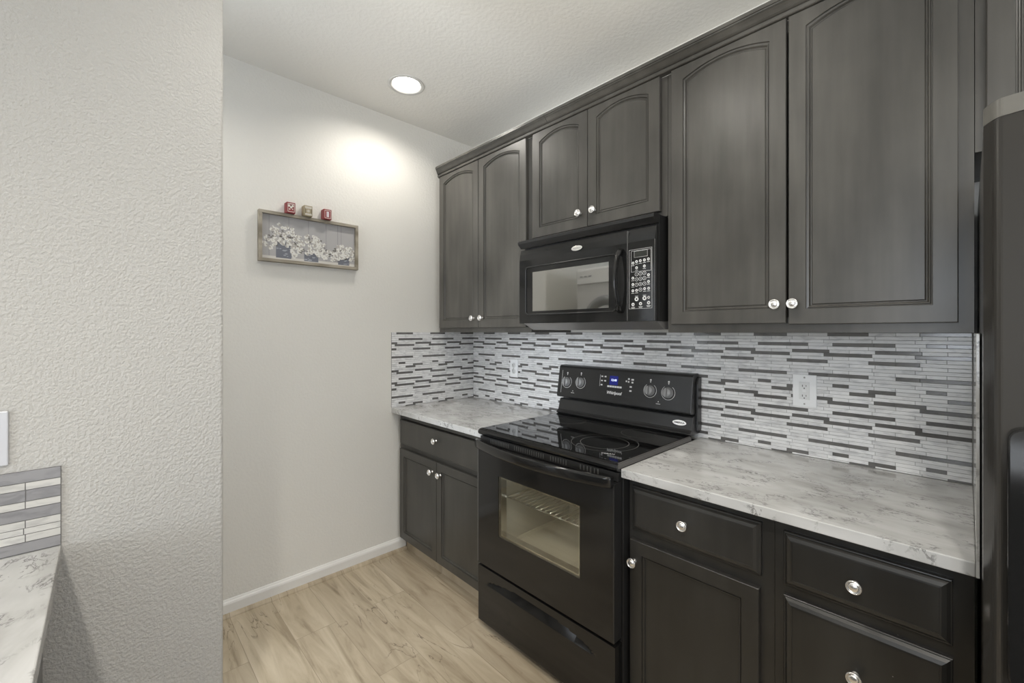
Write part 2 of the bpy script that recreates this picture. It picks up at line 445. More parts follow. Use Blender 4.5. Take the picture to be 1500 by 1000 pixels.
def mosaic(anchor, a0, a1, z0, z1, place):
    """place(a, d, z) -> world point; a along the wall, d out of the wall"""
    mb = MB(); g = 0.0009; T0, T1 = 0.0035, 0.0060
    r = 1; zt = z1
    while zt > z0 + 0.002:
        zb = max(zt - ROWH, z0); kind = 'ABCD'[(r - 1) % 4]; row = (r - 1) % 20 + 1
        js = []
        n0 = int((a0 - anchor) / PER) - 2
        for k in range(n0, n0 + int((a1 - a0) / PER) + 5):
            for j in PIECES[kind]: js.append((anchor + k * PER + j, j))
        js.sort()
        for (p, j), (q, _) in zip(js, js[1:]):
            s, e = max(p, a0), min(q, a1)
            if e - s < 0.004: continue
            mid = (j + 1e-4)
            dark = any(d0 - 1e-6 <= j < d1 - 1e-6 for d0, d1 in DARK.get(row, []))
            s += g / 2; e -= g / 2; b, t = zb + g / 2, zt - g / 2
            k = len(mb.v); m = 1 if dark else 0
            pts = [(s, b), (e, b), (e, t), (s, t)]; c = 0.0005
            ins = [(s + c, b + c), (e - c, b + c), (e - c, t - c), (s + c, t - c)]
            mb.v += [place(a, T0, z) for a, z in pts] + [place(a, T1 - c * .8, z) for a, z in pts] + [place(a, T1, z) for a, z in ins]
            for i in range(4):
                jn = (i + 1) % 4
                mb.face((k + i, k + jn, k + 4 + jn, k + 4 + i), m); mb.face((k + 4 + i, k + 4 + jn, k + 8 + jn, k + 8 + i), m)
            mb.face((k + 8, k + 9, k + 10, k + 11), m)
        r += 1; zt = zb
    # grout bed
    k = len(mb.v)
    for a, d, z in [(a0, 0.0004, z0), (a1, 0.0004, z0), (a1, 0.0004, z1), (a0, 0.0004, z1), (a0, 0.0046, z0), (a1, 0.0046, z0), (a1, 0.0046, z1), (a0, 0.0046, z1)]: mb.v.append(place(a, d, z))
    for q in ((0, 3, 2, 1), (4, 5, 6, 7), (0, 1, 5, 4), (1, 2, 6, 5), (2, 3, 7, 6), (3, 0, 4, 7)): mb.face([k + i for i in q], 2)
    return mb


CT = 0.914
o = recalc(build('backsplash', mosaic(2.0115, 0.0008, 2.5165, CT + .0012, 1.3915, lambda a, d, z: (a, -d, z)), [M_TL, M_TD, M_GROUT]))
tag(o, 'long grey and white strip mosaic backsplash behind the stove and outlets', 'backsplash')
o = recalc(build('backsplash', mosaic(-0.5085, -0.661, -0.0068, CT + .0012, 1.3915, lambda a, d, z: (d, a, z)), [M_TL, M_TD, M_GROUT]))
tag(o, 'short grey and white mosaic backsplash returning along the left end wall', 'backsplash')


def coarse_mosaic():
    mb = MB(); X = 1.097
    rows = [(1.0925, 1.069, 1), (1.067, 1.0525, 0), (1.051, 1.028, 1), (1.026, 1.012, 0), (1.010, .987, 1), (.985, .970, 0), (.9685, .9565, 0), (.955, .940, 0), (.938, .9165, 1)]
    for i, (t, b, d) in enumerate(rows):
        cuts = [-2.60, -2.42, -2.26, (-2.104 if i % 2 else -2.1065), -2.0505] if not d else [-2.60, -2.30, (-2.1035 if i in (2,) else -2.30), -2.0505]
        cuts = sorted(set(cuts))
        for s, e in zip(cuts, cuts[1:]):
            mb.box(X + .003, X + .0062, s + .0008, e - .0008, b, t, d)
    mb.box(X + .0004, X + .0048, -2.60, -2.0505, .9152, 1.0925, 2)
    return mb


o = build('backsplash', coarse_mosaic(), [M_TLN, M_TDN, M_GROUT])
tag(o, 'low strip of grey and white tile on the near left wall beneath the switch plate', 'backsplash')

# ------------------------------------------------------------------ worktops
def worktop(x0, x1, y0, y1, label, z0=0.883):
    o = build('countertop', MB().box(x0, x1, y0, y1, z0, CT), M_QUARTZ, bevel=0.0025); return tag(o, label, 'countertop')


worktop(0.0012, 0.9025, -0.660, -0.001, 'white veined quartz countertop in the corner left of the stove')
worktop(1.6695, 2.5185, -0.660, -0.001, 'white veined quartz countertop right of the stove beside the fridge')
worktop(1.0985, 3.2, -2.66, -2.0505, 'white veined quartz countertop in the lower left corner against the near wall')
o = build('side_splash', MB().box(2.5188, 2.5245, -0.660, -0.001, 0.883, 1.3915), M_QUARTZ, bevel=0.001)
tag(o, 'thin upright quartz side panel between the right countertop and the fridge', 'side splash')

# ------------------------------------------------------------------ cabinets
def outline(x0, x1, z0, z1, rise, n=18):
    pts = [(x0, z0), (x1, z0)]
    for i in range(n + 1):
        t = i / n; x = x1 + (x0 - x1) * t; pts.append((x, z1 + rise * 4 * t * (1 - t)))
    return pts


def panel_front(x0, x1, z0, z1, yf, th, prof, rise=0.0, split=None):
    """front slab facing -y: prof = [(inset l/r, inset bottom, inset top, y offset from yf, rise)]"""
    mb = MB(); loops = [(0, 0, 0, th, 0), (0, 0, 0, 0.0018, 0), (0.0018, 0.0018, 0.0018, 0, 0)] + prof
    n = 18; K = n + 3
    for l, b, t, dy, rs in loops:
        for x, z in outline(x0 + l, x1 - l, z0 + b, z1 - t, rs, n): mb.v.append((x, yf + dy, z))
    for q in range(len(loops) - 1):
        for i in range(K):
            j = (i + 1) % K; mb.face((q * K + i, q * K + j, (q + 1) * K + j, (q + 1) * K + i))
    mb.face([i for i in range(K)][::-1]); mb.face([(len(loops) - 1) * K + i for i in range(K)])
    return mb


def arch_prof(fr, top):
    # frame, bead, step down to a flat panel
    o = [(fr, fr, top, 0, .03), (fr + .0010, fr + .0010, top + .0010, 0.0055, .03), (fr + .0040, fr + .0040, top + .0040, 0.0060, .03), (fr + .0052, fr + .0052, top + .0052, 0.0030, .03), (fr + .0078, fr + .0078, top + .0078, 0.0034, .03), (fr + .0110, fr + .0110, top + .0110, 0.0110, .03), (fr + .0135, fr + .0135, top + .0135, 0.0112, .03), (fr + .0165, fr + .0165, top + .0165, .0085, .03)]
    return o


def rect_prof(fr, d=0.008):
    return [(fr, fr, fr, 0, 0), (fr + .001, fr + .001, fr + .001, 0.005, 0), (fr + .004, fr + .004, fr + .004, 0.0055, 0), (fr + .0055, fr + .0055, fr + .0055, 0.003, 0), (fr + .008, fr + .008, fr + .008, 0.0035, 0), (fr + .011, fr + .011, fr + .011, d + .002, 0)]


def raised_prof(w=0.026):
    # sloped border rising to a flat centre
    return [(0.003, .003, .003, 0.0, 0)]


KNOB_ME = None


def knob(x, y, z, parent):
    global KNOB_ME
    pw = Vector((0, 0, 0)); q = parent
    while q is not None: pw += q.location; q = q.parent
    if KNOB_ME is None:
        mb = MB(); mb.lathe([(0.0085, 0.0), (0.0085, -0.003), (0.0055, -0.006), (0.005, -0.014), (0.009, -0.019), (0.0158, -0.0205), (0.0168, -0.0222), (0.0166, -0.0245), (0.0152, -0.0262), (0.0137, -0.0258), (0.0128, -0.0225), (0.0119, -0.0220), (0.0111, -0.0250), (0.0080, -0.0272), (0.0, -0.0280)], (0, 0, 0), 'y', 36)
        o = recalc(build('knob', mb, M_NICKEL, None)); KNOB_ME = o.data; bpy.data.objects.remove(o)
    o = bpy.data.objects.new('knob', KNOB_ME); COL.objects.link(o); o.parent = parent; o.location = Vector((x, y, z)) - pw
    o['label'] = 'round satin nickel knob'
    return o


def carcass(x0, x1, yf, yb, z0, z1, t, openings, m, closed_back=True, bays=None):
    """open box with a face frame round the openings, one mesh"""
    mb = MB(); s = 0.016
    mb.box(x0, x0 + s, yf + .018, yb, z0, z1); mb.box(x1 - s, x1, yf + .018, yb, z0, z1)
    mb.box(x0 + s, x1 - s, yf + .018, yb, z0, z0 + s); mb.box(x0 + s, x1 - s, yf + .018, yb, z1 - s, z1); mb.box(x0 + s, x1 - s, yb - .006, yb, z0 + s, z1 - s)
    # face frame
    for a, b, c, d in openings: mb.box(a, b, yf, yf + .018, c, d)
    return build('body', mb, m, t)


YF, YD = -0.330, -0.3525     # upper face frame and door face


def wall_cabinet(label, x0, x1, z0, z1, doors, knobs, stiles, flip=None, m=M_CAB):
    t = thing('wall_cabinet', label, 'cabinet', ((x0 + x1) / 2, YF / 2, z0), 'dark wall cabinets')
    sl, sr, top, bot = stiles
    fr = [(x0, x0 + sl, z0, z1), (x1 - sr, x1, z0, z1), (x0 + sl, x1 - sr, z1 - top, z1), (x0 + sl, x1 - sr, z0, z0 + bot)]
    carcass(x0, x1, YF, -0.001, z0, z1, t, fr, m)
    for (a, b, c, d, kx, kz) in doors:
        dr = build('door', panel_front(a, b, c, d, YD, 0.020, arch_prof(0.048, 0.0525)), m, t, loc=((a + b) / 2, YD, c))
        recalc(dr); knob(kx, YD, kz, dr)
    return t


wall_cabinet('tall dark wall cabinet with two arched doors in the left corner beside the microwave', 0.050, 0.9150, 1.3925, 2.4270,
             [(0.078, 0.4885, 1.420, 2.4255, 0.449, 1.477), (0.4925, 0.893, 1.420, 2.4255, 0.531, 1.477)], None, (0.045, 0.045, 0.04, 0.05))
wall_cabinet('short dark wall cabinet with two arched doors above the microwave', 0.9165, 1.6770, 1.862, 2.4270,
             [(0.942, 1.2935, 1.883, 2.4255, 1.2545, 1.950), (1.2965, 1.652, 1.883, 2.4255, 1.3355, 1.950)], None, (0.04, 0.04, 0.04, 0.05))
wall_cabinet('wide dark wall cabinet with two arched doors right of the microwave', 1.6785, 2.5185, 1.3925, 2.4270,
             [(1.701, 2.0965, 1.424, 2.4255, 2.068, 1.486), (2.1035, 2.490, 1.420, 2.4255, 2.119, 1.486)], None, (0.04, 0.045, 0.04, 0.05))
wall_cabinet('dark wall cabinet high above the fridge with plain framed doors', 2.5200, 3.4300, 1.862, 2.4270,
             [(2.5395, 2.978, 1.870, 2.4255, 2.95, 1.93), (2.982, 3.405, 1.870, 2.4255, 3.01, 1.93)], None, (0.035, 0.04, 0.04, 0.03))

# crown moulding in two lengths, butt-jointed over the second cabinet
CP = [(-0.331, 2.4275), (-0.3575, 2.4275), (-0.3600, 2.4300), (-0.3610, 2.4385), (-0.3585, 2.4400), (-0.3585, 2.4425), (-0.3640, 2.4435), (-0.3700, 2.4470), (-0.3770, 2.4545), (-0.3830, 2.4600), (-0.3890, 2.4630), (-0.3900, 2.4660), (-0.3945, 2.4670), (-0.3950, 2.4790), (-0.331, 2.4790)]
for a, b, lab in [(0.050, 1.0585, 'left length of dark crown moulding above the corner wall cabinet'), (1.0600, 3.43, 'long right length of dark crown moulding running over the microwave to the fridge')]:
    mb = MB(); mb.prism(CP, 'x', a, b)
    if a < 0.1: mb.v = [(x + (-y - 0.331) * 0.72 if x < a + 1e-4 else x, y, z) for x, y, z in mb.v]
    o = recalc(build('crown_molding', mb, M_CAB)); tag(o, lab, 'crown molding', 'crown molding over the wall cabinets')

# ---- base cabinets
BF, BD = -0.604, -0.6245


def drawer_front(a, b, c, d, t, flat=False, m=M_CABB, kx=None, kz=None):
    if flat: pr = [(.010, .010, .010, -0.0015, 0), (.014, .014, .014, -0.0015, 0)]; mb = panel_front(a, b, c, d, BD + .002, 0.020, pr)
    else:
        pr = [(.004, .004, .004, -0.0005, 0), (.010, .010, .010, -0.006, 0), (.018, .018, .018, -0.0095, 0), (.022, .022, .022, -0.0100, 0), (.0225, .0225, .0225, -0.0085, 0)]
        mb = panel_front(a, b, c, d, BD + .010, 0.029, pr)
    o = recalc(build('drawer', mb, m, t, loc=((a + b) / 2, BD, c)))
    knob(kx, BD, kz, o); return o


def base_door(a, b, c, d, t, kx, kz, fr=0.045, m=M_CABB):
    o = recalc(build('door', panel_front(a, b, c, d, BD, 0.020, rect_prof(fr)), m, t, loc=((a + b) / 2, BD, c)))
    knob(kx, BD, kz, o); return o


def base_cab(label, x0, x1, frame, m=M_CABB, toe=True):
    t = thing('base_cabinet', label, 'cabinet', ((x0 + x1) / 2, -0.3, 0.0), 'dark base cabinets')
    carcass(x0, x1, BF, -0.012, 0.098, 0.882, t, frame, m)
    mb = MB().box(x0, x1, -0.562, -0.55, 0.0, 0.0975); build('toe_kick', mb, M_TOE, t)
    return t


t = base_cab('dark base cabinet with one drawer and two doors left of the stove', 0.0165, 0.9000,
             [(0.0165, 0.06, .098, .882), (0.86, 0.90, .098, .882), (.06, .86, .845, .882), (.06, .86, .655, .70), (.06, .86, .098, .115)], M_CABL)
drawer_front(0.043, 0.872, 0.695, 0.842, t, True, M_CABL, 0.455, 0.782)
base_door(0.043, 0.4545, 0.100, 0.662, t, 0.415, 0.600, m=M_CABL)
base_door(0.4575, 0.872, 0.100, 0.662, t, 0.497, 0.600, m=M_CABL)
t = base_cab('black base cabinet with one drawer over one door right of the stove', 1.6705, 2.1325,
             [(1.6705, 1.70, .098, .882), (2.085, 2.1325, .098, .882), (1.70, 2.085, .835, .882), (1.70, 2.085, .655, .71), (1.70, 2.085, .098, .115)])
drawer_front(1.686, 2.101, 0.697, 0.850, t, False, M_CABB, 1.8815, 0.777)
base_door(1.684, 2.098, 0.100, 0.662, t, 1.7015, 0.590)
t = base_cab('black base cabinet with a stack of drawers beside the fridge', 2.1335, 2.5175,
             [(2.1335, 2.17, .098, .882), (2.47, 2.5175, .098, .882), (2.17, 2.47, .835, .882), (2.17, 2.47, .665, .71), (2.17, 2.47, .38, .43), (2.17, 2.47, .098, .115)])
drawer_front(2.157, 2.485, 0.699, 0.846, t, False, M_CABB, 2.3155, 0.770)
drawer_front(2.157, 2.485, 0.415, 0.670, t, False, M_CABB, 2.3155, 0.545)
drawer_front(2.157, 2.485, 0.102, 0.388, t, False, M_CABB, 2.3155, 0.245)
# base cabinet under the opposite worktop (faces the kitchen)
t = thing('base_cabinet', 'dark base cabinet under the near left countertop', 'cabinet', (2.1, -2.3, 0))
build('body', MB().box(1.35, 3.19, -2.64, -2.078, 0.098, 0.882), M_CABB, t, bevel=0.002)
build('filler_panel', MB().box(1.0985, 1.3485, -2.64, -2.30, 0.0, 0.882), M_CABB, t)
for a in (1.36, 1.82, 2.28, 2.74):
    build('door', MB().box(a, a + .445, -2.0775, -2.060, 0.11, 0.86), M_CABB, t, bevel=0.002)
build('toe_kick', MB().box(1.36, 3.19, -2.60, -2.14, 0.0, 0.0975), M_TOE, t)

# ------------------------------------------------------------------ range
RX0, RX1 = 0.9040, 1.6680
t = thing('range', 'black freestanding electric range with glass cooktop and oven window', 'stove', ((RX0 + RX1) / 2, -0.35, 0))
mb = MB(); g = 0.03
# open oven body: sides, back, base, deck
mb.box(RX0, RX0 + g, -0.640, -0.02, 0.03, 0.905); mb.box(RX1 - g, RX1, -0.640, -0.02, 0.03, 0.905)
mb.box(RX0 + g, RX1 - g, -0.05, -0.02, 0.03, 0.905); mb.box(RX0 + g, RX1 - g, -0.640, -0.05, 0.03, 0.06)
build('body', mb, M_BLKM, t, bevel=0.002)
# oven cavity
cv = MB(); a0, a1, b0, b1, c0, c1, w = 1.00, 1.575, -0.640, -0.12, 0.38, 0.80, 0.008
cv.box(a0 - w, a0, b0, b1, c0, c1); cv.box(a1, a1 + w, b0, b1, c0, c1); cv.box(a0 - w, a1 + w, b1, b1 + w, c0, c1); cv.box(a0 - w, a1 + w, b0, b1 + w, c0 - w, c0); cv.box(a0 - w, a1 + w, b0, b1 + w, c1, c1 + w)
build('oven_cavity', cv, M_CAVITY, t)
fr = MB(); fr.box(RX0 + g, a0 - w, -0.638, -0.60, .31, .86); fr.box(a1 + w, RX1 - g, -0.638, -0.60, .31, .86); fr.box(a0 - w, a1 + w, -0.638, -0.60, c1 + w, .86); fr.box(a0 - w, a1 + w, -0.638, -0.60, .31, c0 - w)
build('oven_front_frame', fr, M_STEEL, t)
for z in (0.615,):
    rk = MB()
    for i in range(20):
        x = a0 + .02 + i * (a1 - a0 - .04) / 19; rk.tube([(x, b0 + .05, z), (x, b1 - .02, z)], .0022, 6)
    rk.tube([(a0 + .005, b0 + .05, z - .003), (a1 - .005, b0 + .05, z - .003)], .004, 8); rk.tube([(a0 + .005, b1 - .02, z - .003), (a1 - .005, b1 - .02, z - .003)], .004, 8)
    for x in (a0 + .004, a1 - .004): rk.tube([(x, b0 + .05, z - .003), (x, b1 - .02, z - .003)], .004, 8)
    build('oven_rack', rk, M_CHROME, t)
# door: black glass slab with a window opening
DY0, DY1 = -0.688, -0.645
dx0, dx1, dz0, dz1 = 0.9065, 1.6600, 0.305, 0.868
wx0, wx1, wz0, wz1 = 1.052, 1.510, 0.470, 0.744
mb = MB()
mb.box(dx0, wx0, DY0, DY1, dz0, dz1); mb.box(wx1, dx1, DY0, DY1, dz0, dz1); mb.box(wx0, wx1, DY0, DY1, dz0, wz0); mb.box(wx0, wx1, DY0, DY1, wz1, dz1)
door = build('oven_door', mb, M_BLK, t, loc=((dx0 + dx1) / 2, DY1, dz0))
build('window_glass', MB().box(wx0 + .0005, wx1 - .0005, DY0 + .002, DY0 + .005, wz0 + .0005, wz1 - .0005), M_OVENGL, door)
wf = MB(); e = .010
for q in ((wx0 + .0005, wx0 + e), (wx1 - e, wx1 - .0005)): wf.box(q[0], q[1], DY1 - .034, DY1 - .002, wz0 + .0005, wz1 - .0005)
wf.box(wx0 + e, wx1 - e, DY1 - .034, DY1 - .002, wz0 + .0005, wz0 + e); wf.box(wx0 + e, wx1 - e, DY1 - .034, DY1 - .002, wz1 - e, wz1 - .0005)
build('window_liner', wf, M_CHROME, door)
build('edge_trim', MB().box(dx1 - .004, dx1 + .0015, DY0 - .0012, DY1, dz0 + .004, dz1 - .004), M_BLKS, door)
build('edge_trim', MB().box(dx0 - .0015, dx0 + .003, DY0 - .0012, DY1, dz0 + .004, dz1 - .03), M_RANGESIDE, door)
# bowed full-width handle
hb = MB(); n = 30; K = []
sec = [(-.008, -.021), (-.0105, -.015), (-.0125, .011), (-.010, .017), (.000, .0195), (.008, .016), (.008, -.014), (.002, -.021)]
k0 = len(hb.v)
for i in range(n + 1):
    u = i / n; x = dx0 + .001 + (dx1 - dx0 - .002) * u; bow = (math.sin(PI * u) ** 0.80) * 0.056
    for dy, dz in sec: hb.v.append((x, DY0 - .0095 - bow + dy * (1 if 0 < u < 1 else 1), 0.873 + dz))
for i in range(n):
    for q in range(8): hb.face((k0 + i * 8 + q, k0 + i * 8 + (q + 1) % 8, k0 + (i + 1) * 8 + (q + 1) % 8, k0 + (i + 1) * 8 + q), 0, True)
hb.face([k0 + q for q in range(8)]); hb.face([k0 + n * 8 + q for q in range(8)][::-1])
recalc(build('handle', hb, M_BLK, door))
# vent band behind the handle
vb = MB().box(RX0 + .002, RX1 - .002, -0.672, -0.641, 0.870, 0.900)
build('vent_panel', vb, M_BLKM, t)
for grp in ((0.98, 1.10, 12), (1.14, 1.31, 14), (1.35, 1.43, 7), (1.50, 1.58, 6)):
    vs = MB()
    for i in range(grp[2]):
        x = grp[0] + (grp[1] - grp[0]) * i / (grp[2] - 1); vs.box(x, x + .004, -0.6735, -0.6722, 0.876, 0.895)
    build('vent_slots', vs, M_VENT, t)
# cooktop
ck = MB().prism([(-0.100, 0.905), (-0.668, 0.905), (-0.676, 0.907), (-0.684, 0.913), (-0.686, 0.921), (-0.682, 0.930), (-0.672, 0.9335), (-0.100, 0.9335)], 'x', RX0 - .0005, RX1 + .0005)
recalc(build('cooktop_frame', ck, M_BLK, t))
build('cooktop_side_trim', MB().box(RX1 + .0006, RX1 + .0012, -0.676, -0.10, 0.9155, 0.9325), M_RANGESIDE, t)
build('cooktop_side_trim', MB().box(RX1 - .004, RX1 + .0006, -0.672, -0.11, 0.9336, 0.9352), M_RANGESIDE, t)
build('cooktop_side_trim', MB().box(RX0 - .0006, RX0 + .004, -0.672, -0.11, 0.9336, 0.9352), M_RANGESIDE, t)
build('glass_top', MB().box(RX0 + .006, RX1 - .006, -0.664, -0.108, 0.9336, 0.9360), M_GLASSB, t)
ZT = 0.9361


def ring(mb, cx, cy, r, w, a0=0, a1=2 * PI, n=72, z=ZT, h=.0003):
    k = len(mb.v)
    for i in range(n + 1):
        a = a0 + (a1 - a0) * i / n; c, s_ = math.cos(a), math.sin(a)
        mb.v += [(cx + c * (r - w), cy + s_ * (r - w), z + h), (cx + c * r, cy + s_ * r, z + h)]
    for i in range(n): mb.face((k + 2 * i, k + 2 * i + 1, k + 2 * i + 3, k + 2 * i + 2))


for cx, cy, rs in ((1.470, -0.470, (.138, .100)), (1.485, -0.225, (.078,)), (1.095, -0.475, (.092, .06)), (1.095, -0.225, (.078,))):
    rb = MB()
    for r in rs: ring(rb, cx, cy, r, .0022)
    o = build('burner_ring', rb, M_RING, t)
tx = MB().text('CERAN', .016, Matrix.Translation((1.575, -.600, ZT + .0002)) @ Matrix.Rotation(0.35, 4, 'Z'), depth=.0001)
build('cooktop_lettering', tx, M_PRINT, t)
# riser and tilted control panel
rz = MB().prism([(-0.02, 0.936), (-0.108, 0.936), (-0.118, 0.944), (-0.110, 0.950), (-0.104, 0.953), (-0.098, 0.960), (-0.084, 1.012), (-0.078, 1.018), (-0.02, 1.018)], 'x', RX0 - .002, RX1 + .002)
recalc(build('rear_riser', rz, M_BLKS, t, bevel=0.0015))
CPN = [(-0.02, 1.026), (-0.085, 1.026), (-0.100, 1.030), (-0.1020, 1.036), (-0.0765, 1.192), (-0.072, 1.201), (-0.060, 1.206), (-0.02, 1.206)]
cp = MB().prism(CPN, 'x', RX0 - .010, RX1 - .0005)
pan = recalc(build('control_panel', cp, M_BLKS, t, loc=((RX0 + RX1) / 2, -0.06, 1.03), bevel=0.0015))
build('panel_end_cap', MB().prism([(-0.015, 0.95), (-0.055, 0.95), (-0.052, 1.16), (-0.040, 1.185), (-0.015, 1.19)], 'x', RX1, RX1 + .010), M_BLKS, t, bevel=0.002)
# helper: point on the tilted face
TILT = math.atan2(0.1020 - 0.0765, 1.192 - 1.036)


def onpanel(x, z, off=0.0):
    y = -0.1020 + (z - 1.036) * (0.0255 / 0.156); return Vector((x, y - off * math.cos(TILT), z + off * math.sin(TILT)))


def pmat(x, z, off=0.0004): return Matrix.Translation(onpanel(x, z, off)) @ Matrix.Rotation(PI / 2 - TILT, 4, 'X')


def flat(mb, M, pts, h=.0004, mi=0):
    k = len(mb.v); n = len(pts)
    for zz in (0, h):
        for x, y in pts: mb.v.append(tuple(M @ Vector((x, y, zz))))
    mb.face([k + i for i in range(n)][::-1], mi); mb.face([k + n + i for i in range(n)], mi)
    for i in range(n): mb.face((k + i, k + (i + 1) % n, k + n + (i + 1) % n, k + n + i), mi)


def rct(cx, cy, w, h): return [(cx - w / 2, cy - h / 2), (cx + w / 2, cy - h / 2), (cx + w / 2, cy + h / 2), (cx - w / 2, cy + h / 2)]


def arc2(mb, M, r, w, a0, a1, n=30):
    for i in range(n):
        p, q = a0 + (a1 - a0) * i / n, a0 + (a1 - a0) * (i + 1) / n
        flat(mb, M, [(math.cos(p) * (r - w), math.sin(p) * (r - w)), (math.cos(p) * r, math.sin(p) * r), (math.cos(q) * r, math.sin(q) * r), (math.cos(q) * (r - w), math.sin(q) * (r - w))])


KX = [(0.958, 1.114), (1.053, 1.1185), (1.466, 1.1150), (1.557, 1.1135)]
for i, (x, z) in enumerate(KX):
    dl = MB(); M = pmat(x, z); arc2(dl, M, .0335, .0018, math.radians(125), math.radians(415))
    flat(dl, M, [(-.004, .044), (0, .037), (.004, .044)]); ring_pts = [(math.cos(a) * .0045, .0505 + math.sin(a) * .0045) for a in [2 * PI * j / 14 for j in range(14)]]; flat(dl, M, ring_pts)
    build('dial_print', dl, M_PRINT, pan)
    kb = MB().lathe([(0.0255, 0.0), (0.0255, 0.004), (0.0225, 0.006), (0.0205, 0.020), (0.0190, 0.022), (0.0, 0.022)], (0, 0, 0), 'z', 36)
    kb.box(-.0045, .0045, -.0195, .0195, .0221, .0300)
    kb.fix_transform(pmat(x, z, .0003)); recalc(build('control_knob', kb, M_KNOBG, pan, loc=tuple(onpanel(x, z))))
for x in (1.005, 1.512):
    pr = MB(); M = pmat(x, 1.062); flat(pr, M, rct(0, -.004, .022, .002)); flat(pr, M, [(-.003, .004), (.003, .004), (0, .010)]); build('panel_print', pr, M_PRINT, pan)
pr = MB(); flat(pr, pmat(0.921, 1.115), rct(0, 0, .0016, .125)); build('panel_line', pr, M_PRINT, pan)
ds = MB(); M = pmat(1.262, 1.140); flat(ds, M, rct(0, .006, .050, .046)); disp = build('display', ds, M_LCD, pan)
dt = MB().text('12:48', .0155, pmat(1.262, 1.147, .0010), depth=.0001, bold=.0004); build('digits', dt, M_LCDT, disp)
def tbtn(M, cx, cy, w_, h_, nm='touch_button'):
    b = MB(); flat(b, M, rct(cx, cy, w_, h_)); build(nm, b, M_PRINT, pan)
M = pmat(1.270, 1.118)
for i in range(6): tbtn(M, -.038 + i * .0145, -.0035, .0125, .009)
M = pmat(1.19, 1.15)
for px, pz in ((0, .012), (.020, .012), (0, -.010), (.020, -.010), (0, -.032)): tbtn(M, px, pz, .011, .007)
tbtn(M, -.012, -.010, .0015, .060, 'panel_line')
M = pmat(1.335, 1.15)
for px, pz, w_ in ((0, -.002, .008), (.013, .010, .010), (.013, -.004, .008), (.034, .008, .014), (.034, -.006, .010), (.027, -.028, .012), (.027, -.048, .012)): tbtn(M, px, pz, w_, .008)
lg = MB().text('Whirlpool', .021, pmat(1.268, 1.083, .0006), shear=.25, bold=.0007, depth=.0002); build('brand_lettering', lg, M_PRINT, pan)


def ellipse(a, b, n=32): return [(math.cos(2 * PI * i / n) * a, math.sin(2 * PI * i / n) * b) for i in range(n)]


RM = Matrix.Translation((1.612, -0.0925, 0.985)) @ Matrix.Rotation(PI / 2 - .26, 4, 'X')
bd = MB(); flat(bd, RM, ellipse(.032, .0120), .0015); bo = build('oval_badge', bd, M_NICKEL, t)
bx_ = MB().text('AMERICA', .0115, RM @ Matrix.Translation((0, 0, .0017)), depth=.0002, bold=.0003); build('badge_lettering', bx_, M_BLKM, bo)

# storage drawer with the scooped grip
nx, nz = 96, 44; DZ0, DZ1 = 0.034, 0.292; mb = MB(); YR = -0.686
for j in range(nz + 1):
    for i in range(nx + 1):
        x = RX0 + .003 + (RX1 - RX0 - .009) * i / nx; z = DZ0 + (DZ1 - DZ0) * j / nz; y = YR
        u = (x - 0.955) / (1.585 - 0.955)
        if 0 < u < 1:
            zt = .212 + .050 * (math.sin(PI * u) ** 0.5); zb = .212 + .006 * math.sin(PI * u)
            if zb < z < zt:
                f = (z - zb) / (zt - zb); y = YR + 0.020 * min(1, f * 1.15) * min(1, math.sin(PI * u) * 2)
        mb.v.append((x, y, z))
for j in range(nz):
    for i in range(nx):
        k = j * (nx + 1) + i; mb.face((k, k + 1, k + nx + 2, k + nx + 1), 0, False)
mb.box(RX0 + .003, RX1 - .006, YR + .021, -0.642, DZ0, DZ1)
b = len(mb.v); x0_, x1_ = RX0 + .003, RX1 - .006
mb.v += [(x0_, YR, DZ0), (x0_, YR + .022, DZ0), (x0_, YR + .022, DZ1), (x0_, YR, DZ1), (x1_, YR, DZ0), (x1_, YR + .022, DZ0), (x1_, YR + .022, DZ1), (x1_, YR, DZ1)]
mb.face((b, b + 1, b + 2, b + 3)); mb.face((b + 4, b + 7, b + 6, b + 5)); mb.face((b, b + 4, b + 5, b + 1)); mb.face((b + 3, b + 2, b + 6, b + 7))
build('storage_drawer', mb, M_BLK, t, loc=((RX0 + RX1) / 2, -0.64, DZ0))
for x, y in ((RX0 + .06, -.62), (RX1 - .06, -.62), (RX0 + .06, -.08), (RX1 - .06, -.08)): build('leveling_foot', MB().lathe([(.014, 0), (.016, .006), (.010, .012), (.008, .031)], (x, y, 0), 'z', 16), M_BLKM, t)

# baking sheet lying in the oven
bs = MB(); q = .006
bs.box(1.03, 1.545, -0.60, -0.17, .402, .4045)
for a in ((1.03, 1.545, -.60, -.594), (1.03, 1.545, -.176, -.17), (1.03, 1.036, -.594, -.176), (1.539, 1.545, -.594, -.176)): bs.box(a[0], a[1], a[2], a[3], .4045, .420)
for x in (1.05, 1.52): bs.box(x, x + .01, -.59, -.18, .3805, .402)
o = build('baking_sheet', bs, M_PAN, bevel=.001); tag(o, 'pale rimmed baking sheet lying inside the oven behind its window', 'baking sheet')

# ------------------------------------------------------------------ microwave
t = thing('microwave', 'black over-the-range microwave under the short wall cabinet', 'microwave', (1.29, -0.2, 1.437))
build('body', MB().box(0.918, 1.6695, -0.385, -0.008, 1.4385, 1.8600), M_BLKM, t, bevel=0.002)
vg = MB().prism([(-0.386, 1.826), (-0.4040, 1.8240), (-0.4280, 1.8440), (-0.4290, 1.8560), (-0.4200, 1.8605), (-0.386, 1.8605)], 'x', 0.9100, 1.6690)
recalc(build('vent_hood', vg, M_BLKS, t))
